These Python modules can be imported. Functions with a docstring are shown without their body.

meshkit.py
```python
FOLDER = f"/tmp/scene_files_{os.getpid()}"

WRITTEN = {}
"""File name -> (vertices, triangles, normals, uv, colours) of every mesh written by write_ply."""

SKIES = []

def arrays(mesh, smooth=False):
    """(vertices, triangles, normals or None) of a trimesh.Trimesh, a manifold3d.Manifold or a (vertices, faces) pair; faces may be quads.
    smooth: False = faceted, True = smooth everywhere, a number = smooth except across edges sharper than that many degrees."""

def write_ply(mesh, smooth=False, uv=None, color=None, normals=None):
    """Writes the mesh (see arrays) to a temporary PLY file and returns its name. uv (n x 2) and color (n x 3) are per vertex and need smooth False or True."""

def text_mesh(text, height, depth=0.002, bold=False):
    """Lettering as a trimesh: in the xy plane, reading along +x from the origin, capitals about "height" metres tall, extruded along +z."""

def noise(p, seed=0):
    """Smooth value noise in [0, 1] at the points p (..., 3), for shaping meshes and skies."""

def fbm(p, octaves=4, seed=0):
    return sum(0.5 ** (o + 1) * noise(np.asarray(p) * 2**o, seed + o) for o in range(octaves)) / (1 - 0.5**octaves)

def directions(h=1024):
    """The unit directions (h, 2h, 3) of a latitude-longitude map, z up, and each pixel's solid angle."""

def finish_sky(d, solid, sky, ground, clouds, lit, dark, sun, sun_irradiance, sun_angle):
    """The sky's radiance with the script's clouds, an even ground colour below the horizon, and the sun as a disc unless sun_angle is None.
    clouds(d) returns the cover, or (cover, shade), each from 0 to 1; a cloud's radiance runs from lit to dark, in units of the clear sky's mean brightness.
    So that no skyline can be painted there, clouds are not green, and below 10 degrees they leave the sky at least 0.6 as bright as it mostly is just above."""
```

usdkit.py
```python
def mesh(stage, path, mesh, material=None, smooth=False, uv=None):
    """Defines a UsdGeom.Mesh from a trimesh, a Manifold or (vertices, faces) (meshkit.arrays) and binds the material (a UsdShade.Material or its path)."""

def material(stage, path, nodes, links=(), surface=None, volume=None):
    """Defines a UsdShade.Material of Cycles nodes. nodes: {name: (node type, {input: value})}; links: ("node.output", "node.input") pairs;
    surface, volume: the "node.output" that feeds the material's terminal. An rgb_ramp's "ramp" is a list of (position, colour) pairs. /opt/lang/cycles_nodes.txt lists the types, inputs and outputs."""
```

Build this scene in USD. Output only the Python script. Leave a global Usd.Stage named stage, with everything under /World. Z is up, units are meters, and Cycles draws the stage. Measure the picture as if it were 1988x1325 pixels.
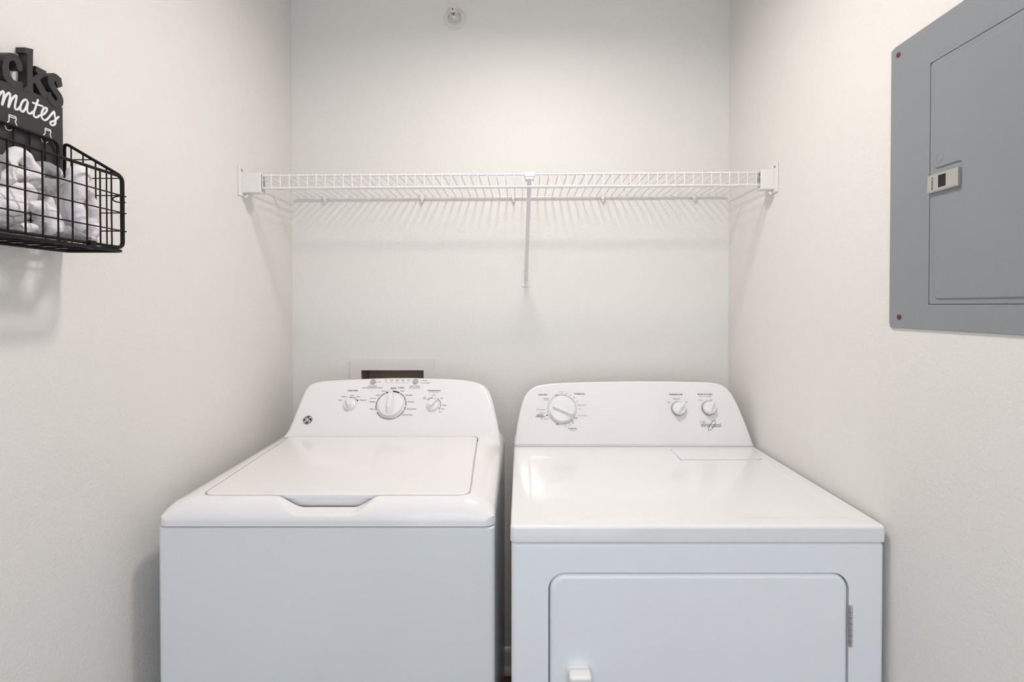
import math, random
import numpy as np, trimesh, usdkit, meshkit
import manifold3d as m3
from manifold3d import Manifold
from shapely.geometry import Polygon, LineString, Point, box as sbox
from shapely import affinity, union_all
from pxr import Usd, UsdGeom, UsdLux, UsdShade, Sdf, Gf

stage = Usd.Stage.CreateInMemory()
UsdGeom.SetStageUpAxis(stage, UsdGeom.Tokens.z)
UsdGeom.SetStageMetersPerUnit(stage, 1.0)
UsdGeom.Xform.Define(stage, '/World')
UsdGeom.Scope.Define(stage, '/World/Looks')

# ------------------------------------------------------------------ camera, light, exposure
W, H = 1988, 1325
FPX, CX, CY, PITCH, EYE = 985.0, 1010.0, 604.8, 0.011, np.array([0.0, 0.0, 1.29])
cam = UsdGeom.Camera.Define(stage, '/World/camera')
cam.CreateHorizontalApertureAttr(36.0)
cam.CreateVerticalApertureAttr(36.0 * H / W)
cam.CreateFocalLengthAttr(FPX / W * 36.0)
cam.CreateHorizontalApertureOffsetAttr(-(CX - W / 2) / W * 36.0)
cam.CreateVerticalApertureOffsetAttr((CY - H / 2) / W * 36.0)
cam.CreateClippingRangeAttr(Gf.Vec2f(0.01, 100))
cam.AddTranslateOp().Set(Gf.Vec3d(*map(float, EYE)))
cam.AddRotateXOp().Set(90.0 - math.degrees(PITCH))
EXPOSURE = 0.0
cam.CreateExposureAttr(EXPOSURE)
LAMP_X, LAMP_Y, LAMP_R, LAMP_STRENGTH, LAMP_COLOR = 0.03, 0.98, 0.096, 141.0, (1.0, 0.94, 0.885)
SKY_STRENGTH, SKY_COLOR = 0.69, (0.80, 0.885, 0.965)
dome = UsdLux.DomeLight.Define(stage, '/World/daylight_dome')
dome.CreateIntensityAttr(SKY_STRENGTH)
dome.CreateColorAttr(Gf.Vec3f(*SKY_COLOR))

# ------------------------------------------------------------------ helpers
def ray(px, py):
    d = np.array([(px - CX) / FPX, 1.0, (CY - py) / FPX])
    c, s = math.cos(PITCH), math.sin(PITCH)
    return np.array([d[0], d[1] * c + d[2] * s, -d[1] * s + d[2] * c])
def at_y(px, py, Y):
    d = ray(px, py); return EYE + d * (Y / d[1])
def at_x(px, py, X):
    d = ray(px, py); return EYE + d * (X / d[0])
def at_z(px, py, Z):
    d = ray(px, py); return EYE + d * ((Z - EYE[2]) / d[2])

class Plane:
    """A flat face in the room: origin, u (right), v (up along the face), n (out of it)."""
    def __init__(s, o, u, v):
        s.o, s.u = np.asarray(o, float), np.asarray(u, float) / np.linalg.norm(u)
        v = np.asarray(v, float); v = v - s.u * (v @ s.u); s.v = v / np.linalg.norm(v)
        s.n = np.cross(s.u, s.v)
    def hit(s, px, py):
        d = ray(px, py); t = ((s.o - EYE) @ s.n) / (d @ s.n)
        q = EYE + d * t - s.o
        return np.array([q @ s.u, q @ s.v])
    def put(s, mesh):
        """maps mesh x,y,z to u,v,n"""
        v, f = arr(mesh)
        return (s.o + v[:, :1] * s.u + v[:, 1:2] * s.v + v[:, 2:3] * s.n, f)
    def pt(s, uv, n=0.0):
        return s.o + uv[0] * s.u + uv[1] * s.v + n * s.n

def arr(m):
    if hasattr(m, 'to_mesh'):
        k = m.to_mesh(); return np.asarray(k.vert_properties[:, :3], float), np.asarray(k.tri_verts, int)
    if isinstance(m, tuple):
        v, f = np.asarray(m[0], float), np.asarray(m[1], int)
        if f.shape[1] == 4: f = np.vstack([f[:, [0, 1, 2]], f[:, [0, 2, 3]]])
        return v, f
    return np.asarray(m.vertices, float), np.asarray(m.faces, int)
def join(*ms):
    vs, fs, k = [], [], 0
    for m in ms:
        v, f = arr(m); vs.append(v); fs.append(f + k); k += len(v)
    return np.vstack(vs), np.vstack(fs)
def manif(m):
    v, f = arr(m)
    t = trimesh.Trimesh(v, f, process=False); t.merge_vertices(); trimesh.repair.fix_normals(t)
    return Manifold(m3.Mesh(np.asarray(t.vertices, np.float32), np.asarray(t.faces, np.uint32)))
def bx(x0, x1, y0, y1, z0, z1):
    v = np.array([[x, y, z] for x in (x0, x1) for y in (y0, y1) for z in (z0, z1)], float)
    f = np.array([[0, 1, 3, 2], [4, 6, 7, 5], [0, 4, 5, 1], [2, 3, 7, 6], [0, 2, 6, 4], [1, 5, 7, 3]])
    return arr((v, f))
def rbox(x0, x1, y0, y1, z0, z1, r, seg=24):
    s = Manifold.sphere(r, seg)
    return Manifold.batch_hull([s.translate((x, y, z)) for x in (x0 + r, x1 - r) for y in (y0 + r, y1 - r) for z in (z0 + r, z1 - r)])
def tube(points, r, sides=8, closed=False, cap=True):
    p = np.asarray(points, float); n = len(p)
    rr = np.broadcast_to(r, (n,))
    if closed: t = np.roll(p, -1, 0) - np.roll(p, 1, 0)
    else: t = np.gradient(p, axis=0)
    t /= np.linalg.norm(t, axis=1, keepdims=True) + 1e-12
    a = np.cross(t[0], [0, 0, 1.0] if abs(t[0][2]) < 0.9 else [1.0, 0, 0]); a /= np.linalg.norm(a)
    A = []
    for k in range(n):
        a = a - t[k] * (a @ t[k]); a /= np.linalg.norm(a) + 1e-12; A.append(a)
    A = np.array(A); B = np.cross(t, A); ang = np.arange(sides) * 2 * np.pi / sides
    v = p[:, None] + rr[:, None, None] * (np.cos(ang)[None, :, None] * A[:, None] + np.sin(ang)[None, :, None] * B[:, None])
    m = n if closed else n - 1; q = []
    for i in range(m):
        for j in range(sides):
            i2, j2 = (i + 1) % n, (j + 1) % sides
            q.append([i * sides + j, i * sides + j2, i2 * sides + j2, i2 * sides + j])
    v = v.reshape(-1, 3); f = np.array(q); f = np.vstack([f[:, [0, 1, 2]], f[:, [0, 2, 3]]])
    if not closed and cap:
        c0, c1 = len(v), len(v) + 1; v = np.vstack([v, p[0], p[-1]])
        f = np.vstack([f, [[c0, (j + 1) % sides, j] for j in range(sides)], [[c1, (n - 1) * sides + j, (n - 1) * sides + (j + 1) % sides] for j in range(sides)]])
    return v, f
def fillet(points, r, closed=False, n=5):
    """polyline with rounded corners"""
    p = [np.asarray(q, float) for q in points]; out = []; N = len(p)
    for i in range(N):
        if not closed and i in (0, N - 1): out.append(p[i]); continue
        a, b, c = p[i - 1], p[i], p[(i + 1) % N]
        u, w = a - b, c - b; lu, lw = np.linalg.norm(u), np.linalg.norm(w)
        d = min(r, 0.45 * lu, 0.45 * lw); s, e = b + u / lu * d, b + w / lw * d
        for k in range(n + 1):
            t = k / n; out.append((1 - t) ** 2 * s + 2 * t * (1 - t) * b + t * t * e)
    return np.array(out)
def resample(p, n, closed=True):
    p = np.asarray(p, float)
    if closed: p = np.vstack([p, p[:1]])
    d = np.r_[0, np.cumsum(np.linalg.norm(np.diff(p, axis=0), axis=1))]
    t = np.linspace(0, d[-1], n, endpoint=not closed)
    return np.stack([np.interp(t, d, p[:, k]) for k in range(p.shape[1])], 1)
def smooth_closed(p, it=3):
    p = np.asarray(p, float)
    for _ in range(it):
        q = np.roll(p, -1, 0); p = np.stack([0.75 * p + 0.25 * q, 0.25 * p + 0.75 * q], 1).reshape(-1, p.shape[1])
    return p
def rrect(x0, y0, x1, y1, r, n=10):
    out = []
    for cx, cy, a0 in ((x1 - r, y1 - r, 0), (x0 + r, y1 - r, 90), (x0 + r, y0 + r, 180), (x1 - r, y0 + r, 270)):
        for k in range(n + 1):
            a = math.radians(a0 + 90 * k / n); out.append((cx + r * math.cos(a), cy + r * math.sin(a)))
    return np.array(out)
def earcut(poly):
    import mapbox_earcut
    p = np.asarray(poly, float)
    return mapbox_earcut.triangulate_float64(p, np.array([len(p)], np.uint32)).reshape(-1, 3)
def pillow(outline, back, front, r, rb=0.0, n=5, split=False):
    """A slab of a rounded outline (counter-clockwise, x,y), from z=back to z=front, its front rim rounded by r and its back rim by rb."""
    o = np.asarray(outline, float)
    if not Polygon(o).exterior.is_ccw: o = o[::-1]
    t = np.roll(o, -1, 0) - np.roll(o, 1, 0); t /= np.linalg.norm(t, axis=1, keepdims=True) + 1e-12
    inn = np.stack([-t[:, 1], t[:, 0]], 1)
    rings = []
    if rb > 0:
        for k in range(n + 1):
            a = math.pi / 2 * (1 - k / n); rings.append((rb * (1 - math.cos(a)), back + rb * (1 - math.sin(a))))
    else: rings.append((0.0, back))
    for k in range(n + 1):
        a = math.pi / 2 * k / n; rings.append((r * (1 - math.cos(a)), front - r * (1 - math.sin(a))))
    N = len(o); V = [np.c_[o + inn * d, np.full(N, z)] for d, z in rings]
    v = np.vstack(V); i = np.arange(N); j = (i + 1) % N; F = []
    for k in range(len(rings) - 1):
        F.append(np.stack([k * N + i, k * N + j, (k + 1) * N + j], 1)); F.append(np.stack([k * N + i, (k + 1) * N + j, (k + 1) * N + i], 1))
    tri = earcut(o)
    if split: F.append(earcut(V[-1][:, :2]) + len(v)); F.append(tri[:, ::-1]); return np.vstack([v, V[-1]]), np.vstack(F)
    F.append(tri + (len(rings) - 1) * N); F.append(tri[:, ::-1])
    return v, np.vstack(F)
def extrude(shape, h, z=0.0):
    shape = shape if shape.is_valid else shape.buffer(0)
    ms = []
    for g in getattr(shape, 'geoms', [shape]):
        if g.area < 1e-12: continue
        m = trimesh.creation.extrude_polygon(g, h, engine='earcut'); m.apply_translation((0, 0, z)); ms.append(m)
    return join(*ms)
def lathe(profile, n=48, axis_pts=None):
    """profile [(r,z)] revolved about z"""
    m = trimesh.creation.revolve(np.asarray(profile, float), sections=n)
    return arr(m)
def xf(m, M):
    v, f = arr(m); M = np.asarray(M, float)
    return v @ M[:3, :3].T + M[:3, 3], f
def mv(m, x, y, z):
    v, f = arr(m); return v + np.array([x, y, z]), f
def rotz2(m, a):
    v, f = arr(m); c, s = math.cos(a), math.sin(a)
    return np.c_[v[:, 0] * c - v[:, 1] * s, v[:, 0] * s + v[:, 1] * c, v[:, 2]], f

used = {}
def numbered(parent, name):
    k = (str(parent), name); i = used.get(k, 0); used[k] = i + 1
    return name if i == 0 else f'{name}_{i:03d}'
origin = {}
def thing(name, label, cat, loc, group=None, kind=None):
    path = '/World/' + numbered('/World', name)
    x = UsdGeom.Xform.Define(stage, path); x.AddTranslateOp().Set(Gf.Vec3d(*map(float, loc)))
    p = x.GetPrim()
    if label: p.SetCustomDataByKey('label', label)
    if cat: p.SetCustomDataByKey('category', cat)
    if group: p.SetCustomDataByKey('group', group)
    if kind: p.SetCustomDataByKey('kind', kind)
    origin[path] = np.asarray(loc, float)
    return p
def obj(name, mesh, material, parent=None, smooth=30, label=None, cat=None, group=None, kind=None):
    base = str(parent.GetPath()) if parent is not None else '/World'
    path = base + '/' + numbered(base, name)
    v, f = arr(mesh)
    v = v - origin.get(base, np.zeros(3))
    origin[path] = origin.get(base, np.zeros(3))
    p = usdkit.mesh(stage, path, (v, f), M[material], smooth=smooth).GetPrim()
    for k, s in (('label', label), ('category', cat), ('group', group), ('kind', kind)):
        if s: p.SetCustomDataByKey(k, s)
    return p
def struct(name, mesh, material, label, cat, smooth=30):
    return obj(name, mesh, material, None, smooth, label, cat, None, 'structure')

# ------------------------------------------------------------------ materials
M = {}
def mat(name, color, rough=0.5, metal=0.0, spec=None, coat=0.0, bump=None, vary=None, emission=None, extra=None):
    nodes = {'p': ('principled_bsdf', {'base_color': color, 'roughness': rough, 'metallic': metal})}
    if spec is not None: nodes['p'][1]['specular_ior_level'] = spec
    if coat: nodes['p'][1]['coat_weight'] = coat; nodes['p'][1]['coat_roughness'] = 0.05
    links = []
    if bump or vary: nodes['g'] = ('geometry', {})
    if bump:
        scale, dist, strength, detail = bump
        nodes['n'] = ('noise_texture', {'scale': scale, 'detail': detail, 'roughness': 0.55})
        nodes['b'] = ('bump', {'distance': dist, 'strength': strength})
        links += [('g.position', 'n.vector'), ('n.fac', 'b.height'), ('b.normal', 'p.normal')]
    if vary:
        vs, c2 = vary
        nodes['v'] = ('noise_texture', {'scale': vs, 'detail': 4.0, 'roughness': 0.6})
        nodes['r'] = ('rgb_ramp', {'ramp': [(0.35, color), (0.65, c2)]})
        links += [('g.position', 'v.vector'), ('v.fac', 'r.fac'), ('r.color', 'p.base_color')]
    M[name] = usdkit.material(stage, '/World/Looks/' + name, nodes, links, surface='p.BSDF')
mat('wall_paint', (0.80, 0.775, 0.745), 0.5, bump=(170.0, 0.0015, 0.7, 2.5), spec=0.27)
mat('ceiling_paint', (0.82, 0.81, 0.79), 0.6, bump=(150.0, 0.001, 0.4, 2.0))
mat('trim_paint', (0.78, 0.765, 0.745), 0.35)
mat('floor_wood', (0.16, 0.045, 0.03), 0.35, vary=(9.0, (0.10, 0.028, 0.02)))
mat('white_enamel', (0.83, 0.81, 0.815), 0.16, coat=0.3)
mat('white_steel', (0.77, 0.795, 0.815), 0.25, coat=0.15)
mat('white_plastic', (0.84, 0.82, 0.82), 0.22)
mat('dryer_top', (0.835, 0.835, 0.845), 0.16, coat=0.3)
mat('dryer_steel', (0.865, 0.895, 0.925), 0.25, coat=0.15)
mat('gap_dark', (0.03, 0.03, 0.035), 0.7)
mat('knob_plastic', (0.82, 0.81, 0.81), 0.2, coat=0.2)
mat('grey_button', (0.42, 0.42, 0.43), 0.4)
mat('print_grey', (0.07, 0.07, 0.08), 0.6)
mat('print_faint', (0.40, 0.40, 0.42), 0.6)
mat('print_black', (0.012, 0.012, 0.014), 0.5)
mat('print_mid', (0.27, 0.27, 0.30), 0.5)
mat('print_green', (0.06, 0.20, 0.14), 0.6)
mat('print_red', (0.40, 0.12, 0.08), 0.6)
mat('print_white', (0.80, 0.80, 0.78), 0.5)
mat('shelf_wire', (0.80, 0.785, 0.77), 0.3)
mat('bracket_plastic', (0.80, 0.78, 0.765), 0.4)
mat('panel_paint', (0.258, 0.276, 0.292), 0.42, bump=(60.0, 0.0006, 0.15, 3.0), vary=(5.0, (0.246, 0.264, 0.282)))
mat('latch_metal', (0.52, 0.50, 0.47), 0.42, metal=0.6)
mat('screw_brown', (0.13, 0.035, 0.025), 0.5)
mat('slot_black', (0.006, 0.005, 0.006), 0.6)
mat('chrome', (0.75, 0.74, 0.72), 0.18, metal=1.0)
mat('bulb_red', (0.16, 0.012, 0.006), 0.1)
mat('sprinkler_white', (0.72, 0.70, 0.675), 0.35)
mat('black_wire', (0.008, 0.007, 0.008), 0.45, spec=0.2)
mat('sign_black', (0.028, 0.024, 0.025), 0.5)
mat('sign_white', (0.86, 0.86, 0.86), 0.5)
mat('sock_white', (0.85, 0.81, 0.84), 0.9, bump=(420.0, 0.0012, 0.4, 3.0))
mat('sock_grey', (0.27, 0.27, 0.285), 0.95, bump=(500.0, 0.0015, 0.6, 3.0), vary=(220.0, (0.40, 0.40, 0.41)))
mat('box_plastic', (0.76, 0.735, 0.705), 0.5)
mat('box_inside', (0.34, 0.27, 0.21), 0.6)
mat('hinge_metal', (0.62, 0.60, 0.55), 0.3, metal=0.9)
mat('gasket_grey', (0.33, 0.33, 0.36), 0.5)
M['lamp_lens'] = usdkit.material(stage, '/World/Looks/lamp_lens', {'e': ('emission', {'color': LAMP_COLOR, 'strength': LAMP_STRENGTH})}, [], surface='e.emission')

# ------------------------------------------------------------------ the room
XL, XR, YB, YF, ZC = -0.795, 0.727, 1.772, -0.75, 2.40
T = 0.10
struct('floor', bx(XL - T, XR + T, YF - T, YB + T, -0.05, 0.0), 'floor_wood', 'dark reddish wood floor under the washer and dryer', 'floor')
struct('ceiling', bx(XL - T, XR + T, YF - T, YB + T, ZC, ZC + 0.08), 'ceiling_paint', 'white ceiling just above the top of the photo', 'ceiling')
struct('wall_left', bx(XL - T, XL, YF - T, YB + T, 0, ZC), 'wall_paint', 'off-white textured left wall that carries the sign and the wire basket', 'wall')
struct('wall_right', bx(XR, XR + T, YF - T, YB + T, 0, ZC), 'wall_paint', 'off-white textured right wall with the grey breaker panel', 'wall')
# laundry outlet box opening in the back wall
bl, br, bt = at_y(702, 719, YB), at_y(823, 719, YB), at_y(702, 719, YB)
OB = (bl[0], br[0], bt[2] - 0.17, bt[2])                      # opening of the recess
wall_poly = sbox(XL - T, 0, XR + T, ZC).difference(sbox(OB[0] - 0.003, OB[2] - 0.003, OB[1] + 0.003, OB[3] + 0.003))
wb = Plane((0, YB + 0.10, 0), (1, 0, 0), (0, 0, 1))
struct('wall_back', wb.put(extrude(wall_poly, 0.10)), 'wall_paint', 'off-white textured back wall behind the washer and dryer', 'wall')
door_hole = sbox(-0.66, -0.01, 0.62, 2.05)
struct('wall_front', Plane((0, YF, 0), (1, 0, 0), (0, 0, 1)).put(extrude(sbox(XL - T, 0, XR + T, ZC).difference(door_hole), 0.10)), 'wall_paint', 'off-white wall with the open doorway behind the camera', 'wall')
def skirting(a, b, n):
    """baseboard profile swept along a-b on the floor, n = direction into the room"""
    a, b, n = np.array(a, float), np.array(b, float), np.array(n, float)
    prof = [(0, 0), (0.020, 0), (0.020, 0.012), (0.014, 0.024), (0.011, 0.03), (0.011, 0.072), (0.008, 0.082), (0.004, 0.088), (0, 0.09)]
    v = np.array([p + n * d + np.array([0, 0, z]) for p in (a, b) for d, z in prof]); k = len(prof)
    f = [[i, (i + 1) % k, (i + 1) % k + k, i + k] for i in range(k)]
    v2, f2 = arr((v, np.array(f))); tri = earcut(prof)
    return v2, np.vstack([f2, tri, tri[:, ::-1] + k])
struct('baseboard_back', skirting((XL, YB, 0), (XR, YB, 0), (0, -1, 0)), 'trim_paint', 'white baseboard on the back wall, seen in the gap between the machines', 'baseboard')
struct('baseboard_left', skirting((XL, YF, 0), (XL, YB, 0), (1, 0, 0)), 'trim_paint', 'white baseboard along the left wall beside the washer', 'baseboard')
struct('baseboard_right', skirting((XR, YF, 0), (XR, YB, 0), (-0.4, 0, 0)), 'trim_paint', 'white baseboard along the right wall beside the dryer', 'baseboard')

# ceiling lamp
lamp = thing('ceiling_light', 'round white flush ceiling light above the front of the machines', 'ceiling light', (LAMP_X, LAMP_Y, ZC))
obj('trim_ring', mv(lathe([(LAMP_R, 0), (LAMP_R + 0.02, 0), (LAMP_R + 0.03, -0.012), (LAMP_R + 0.012, -0.046), (LAMP_R, -0.046), (LAMP_R, 0)], 64), LAMP_X, LAMP_Y, ZC), 'sprinkler_white', lamp)
obj('lens', mv(lathe([(0, -0.004), (LAMP_R - 0.0005, -0.004), (LAMP_R - 0.0005, -0.022), (0, -0.024)], 64), LAMP_X, LAMP_Y, ZC), 'lamp_lens', lamp, label='glowing lens of the ceiling light')

# ------------------------------------------------------------------ text helpers
def text_on(plane, parent, text, px, py, cap_px, material='print_grey', bold=False, align='c', width_px=None, name='lettering', rot=0.0, lift=0.0002, label=None):
    """lettering printed on a face; (px,py) is the middle of the word"""
    uv = plane.hit(px, py)
    P0 = plane.pt(uv); k = np.linalg.norm(P0 - EYE) and (P0[1]) / FPX
    h = cap_px * k / max(0.3, abs(plane.v[2]) + 0.3 * abs(plane.v[1]))
    m = meshkit.text_mesh(text, h, 0.00025, bold)
    v, f = arr(m); lo, hi = v[:, :2].min(0), v[:, :2].max(0)
    v = v.copy(); v[:, 1] -= h / 2
    v[:, 0] -= {'c': (lo[0] + hi[0]) / 2, 'l': lo[0], 'r': hi[0]}[align]
    if width_px: v[:, 0] *= width_px * k / (hi[0] - lo[0])
    v, f = rotz2((v, f), rot)
    v = v + np.array([uv[0], uv[1], lift])
    return obj(name, plane.put((v, f)), material, parent, smooth=False, label=label)
def stroke_on(plane, parent, pts_px, w, material, name, lift=0.0002, h=0.00025, closed=False, label=None):
    uv = [plane.hit(*p) for p in pts_px]
    if closed: uv.append(uv[0])
    return obj(name, plane.put(extrude(LineString(uv).buffer(w / 2), h, lift)), material, parent, smooth=False, label=label)
def arc_on(plane, parent, c, r, a0, a1, w, material, name='printed_ring', lift=0.0002, h=0.00025):
    """ring segment round c (uv) with angles in degrees clockwise from up"""
    pts = [(c[0] + r * math.sin(math.radians(a)), c[1] + r * math.cos(math.radians(a))) for a in np.linspace(a0, a1, max(6, int(abs(a1 - a0) / 4)))]
    return obj(name, plane.put(extrude(LineString(pts).buffer(w / 2, cap_style='flat'), h, lift)), material, parent, smooth=False)

# ------------------------------------------------------------------ washer
WX0, WX1 = at_y(302, 1025, 1.027)[0], at_y(961, 1025, 1.027)[0]
WY0, WYB = 1.027, 1.715
ZS = at_y(640, 1023, WY0)[2]                                    # seam between cabinet and cover
washer = thing('washer', 'white top-loading washer with three knobs, left of the dryer', 'washing machine', ((WX0 + WX1) / 2, (WY0 + WYB) / 2, 0))
cab = pillow(rrect(WX0 + 0.001, WY0 + 0.001, WX1 - 0.001, WYB, 0.012, 6), 0.012, ZS - 0.0025, 0.004)
obj('cabinet', cab, 'white_steel', washer)
for sx in (WX0 + 0.05, WX1 - 0.05):
    for sy in (WY0 + 0.06, WYB - 0.06):
        obj('foot', mv(lathe([(0, 0), (0.02, 0), (0.02, 0.006), (0.008, 0.010), (0.008, 0.02), (0, 0.02)], 20), sx, sy, 0), 'gap_dark', washer)
LF, LB = 1.063, 1.490                                            # lid front and back
zlf, zlb = at_y(650, 960, LF)[2], at_y(740, 848, LB)[2]
zlid = lambda y: zlf + (zlb - zlf) * (y - LF) / (LB - LF)
def edge(d, w, p=2.0):
    t = np.clip(d / w, 0, 1); return (1 - (1 - t) ** p) ** (1 / p)
gx = np.unique(np.r_[np.linspace(WX0, WX0 + 0.08, 34) , np.linspace(WX0 + 0.08, WX1 - 0.08, 190), np.linspace(WX1 - 0.08, WX1, 34)])
gx = np.unique(np.r_[WX0 + 0.08 * np.linspace(0, 1, 34) ** 2, gx, WX1 - 0.08 * np.linspace(0, 1, 34) ** 2])
YC1 = 1.62
gy = np.unique(np.r_[WY0 + 0.07 * np.linspace(0, 1, 46) ** 1.7, np.linspace(WY0 + 0.07, YC1, 60)])
GX, GY = np.meshgrid(gx, gy, indexing='ij')
top = zlid(GY) - 0.0015
bodyh = top - ZS
prof = edge(GY - WY0, 0.037, 1.7) * edge(np.minimum(GX - WX0, WX1 - GX), 0.070, 2.1)
hgt = ZS + 0.009 + (bodyh - 0.009) * prof
hgt = np.where((GX == WX0) | (GX == WX1) | (GY == WY0), ZS + 0.009, hgt)
# the scooped grip in the front rim
sL0, sL1, sR1, sR0 = (at_y(p, 970, 1.06)[0] for p in (522, 592, 686, 752))
ss = lambda t: np.clip(t, 0, 1) ** 2 * (3 - 2 * np.clip(t, 0, 1))
inside = ss((GX - sL0) / (sL1 - sL0)) * ss((sR0 - GX) / (sR0 - sR1))
zr = at_y(640, 984, 1.062)[2]
cut = zr - 0.16 * np.clip(1.062 - GY, 0, 1) + (1 - inside) * 0.030
k = 0.0016
hgt = np.where(GY < 1.14, -k * np.logaddexp(-hgt / k, -cut / k), hgt)
hgt = np.maximum(hgt, ZS + 0.003)
nx, ny = GX.shape
vt = np.stack([GX, GY, hgt], -1).reshape(-1, 3); vb = np.stack([GX, GY, np.full_like(GX, ZS)], -1).reshape(-1, 3)
idx = np.arange(nx * ny).reshape(nx, ny)
q = np.stack([idx[:-1, :-1], idx[1:, :-1], idx[1:, 1:], idx[:-1, 1:]], -1).reshape(-1, 4)
loop = np.r_[idx[:, 0], idx[-1, 1:], idx[-2::-1, -1], idx[0, -2:0:-1]]
N0 = nx * ny; l2 = np.roll(loop, -1)
fq = np.vstack([q, q[:, ::-1] + N0, np.stack([loop + N0, l2 + N0, l2, loop], 1)])
cover = manif((np.vstack([vt, vb]), fq))
lidp = Plane((0, LF, zlf), (1, 0, 0), (0, LB - LF, zlb - zlf))
lid_uv = [lidp.hit(*p) for p in ((391, 961), (911, 961), (927, 848), (563, 848))]
lid_uv[0][1] = lid_uv[1][1] = 0.0
LID = sbox(0, 0, 1, 1)
def rounded(poly, r, n=8):
    return np.array(Polygon(poly).buffer(-r, join_style='mitre').buffer(r, quad_segs=n).exterior.coords)[:-1]
lid_o = resample(rounded(lid_uv, 0.020), 240)
pk = Polygon(lid_o).buffer(0.0028); pk = pk.union(affinity.translate(pk, 0, 0.0045)).convex_hull
pocket = lidp.put(pillow(np.array(pk.exterior.coords)[:-1], -0.011, 0.05, 0.0005))
grip = rbox(sL0 + 0.012, sR0 - 0.012, LF - 0.003, LF + 0.019, zr - 0.016, zr + 0.05, 0.0095, 32)
cover = (cover ^ manif(pillow(rrect(WX0, WY0, WX1, YC1 + 0.1, 0.022, 8), ZS - 0.01, ZS + 0.2, 0.001))) - manif(pocket) - grip
obj('top_cover', cover, 'white_enamel', washer, smooth=32)
lid = obj('lid', lidp.put(pillow(lid_o, -0.0105, 0.0005, 0.004, 0.002)), 'white_enamel', washer)
gl, gr = lidp.hit(545, 961)[0], lidp.hit(735, 961)[0]
obj('lid_lip', lidp.put(pillow(rrect(gl, 0.0035, gr, 0.012, 0.003, 3), -0.026, -0.003, 0.001)), 'white_enamel', lid)
for hx, hy in ((551, 851), (927, 853)):
    c = at_y(hx, hy, 1.485)
    obj('lid_hinge', rbox(c[0] - 0.006 + (0.006 if hx < 700 else 0), c[0] + 0.006 + (0.006 if hx < 700 else 0), 1.478, 1.490, c[2] - 0.008, c[2] + 0.0015, 0.002, 12), 'gasket_grey', washer)
# console
WP = Plane((0, LB + 0.0085, zlb - 0.002), (1, 0, 0), (0, 1.600 - LB, at_y(765, 731.5, 1.600)[2] - zlb))
con_px = [(520, 862), (548, 849), (560, 830), (570, 805), (579, 782), (588, 760), (598, 745), (618, 738), (660, 735), (765, 731), (870, 733), (915, 737), (938, 744), (950, 757), (957, 778), (963, 805), (968, 830), (972, 862), (972, 875), (520, 875)]
con_uv = np.array([WP.hit(*p) for p in con_px])
con_uv[:, 0] = np.clip(con_uv[:, 0], WX0 + 0.004, WX1 + 0.0)
con_o = smooth_closed(con_uv[::-1], 3); con_o = resample(con_o, 320)
console = obj('console', WP.put(pillow(con_o, -0.085, 0.0, 0.014, n=8)), 'white_enamel', washer, smooth=40)
bz = zlb - 0.004
def knob_base(r, h, dome=0.002, skirt=0.0):
    pr = [(0, 0)] + ([(r + skirt, 0), (r + skirt, 0.0015), (r + 0.001, 0.003)] if skirt else [(r, 0)])
    pr += [(r, h - 0.003), (r - 0.001, h - 0.001), (r - 0.003, h), (r * 0.6, h + dome * 0.6), (0, h + dome)]
    return lathe(pr, 56)
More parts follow.
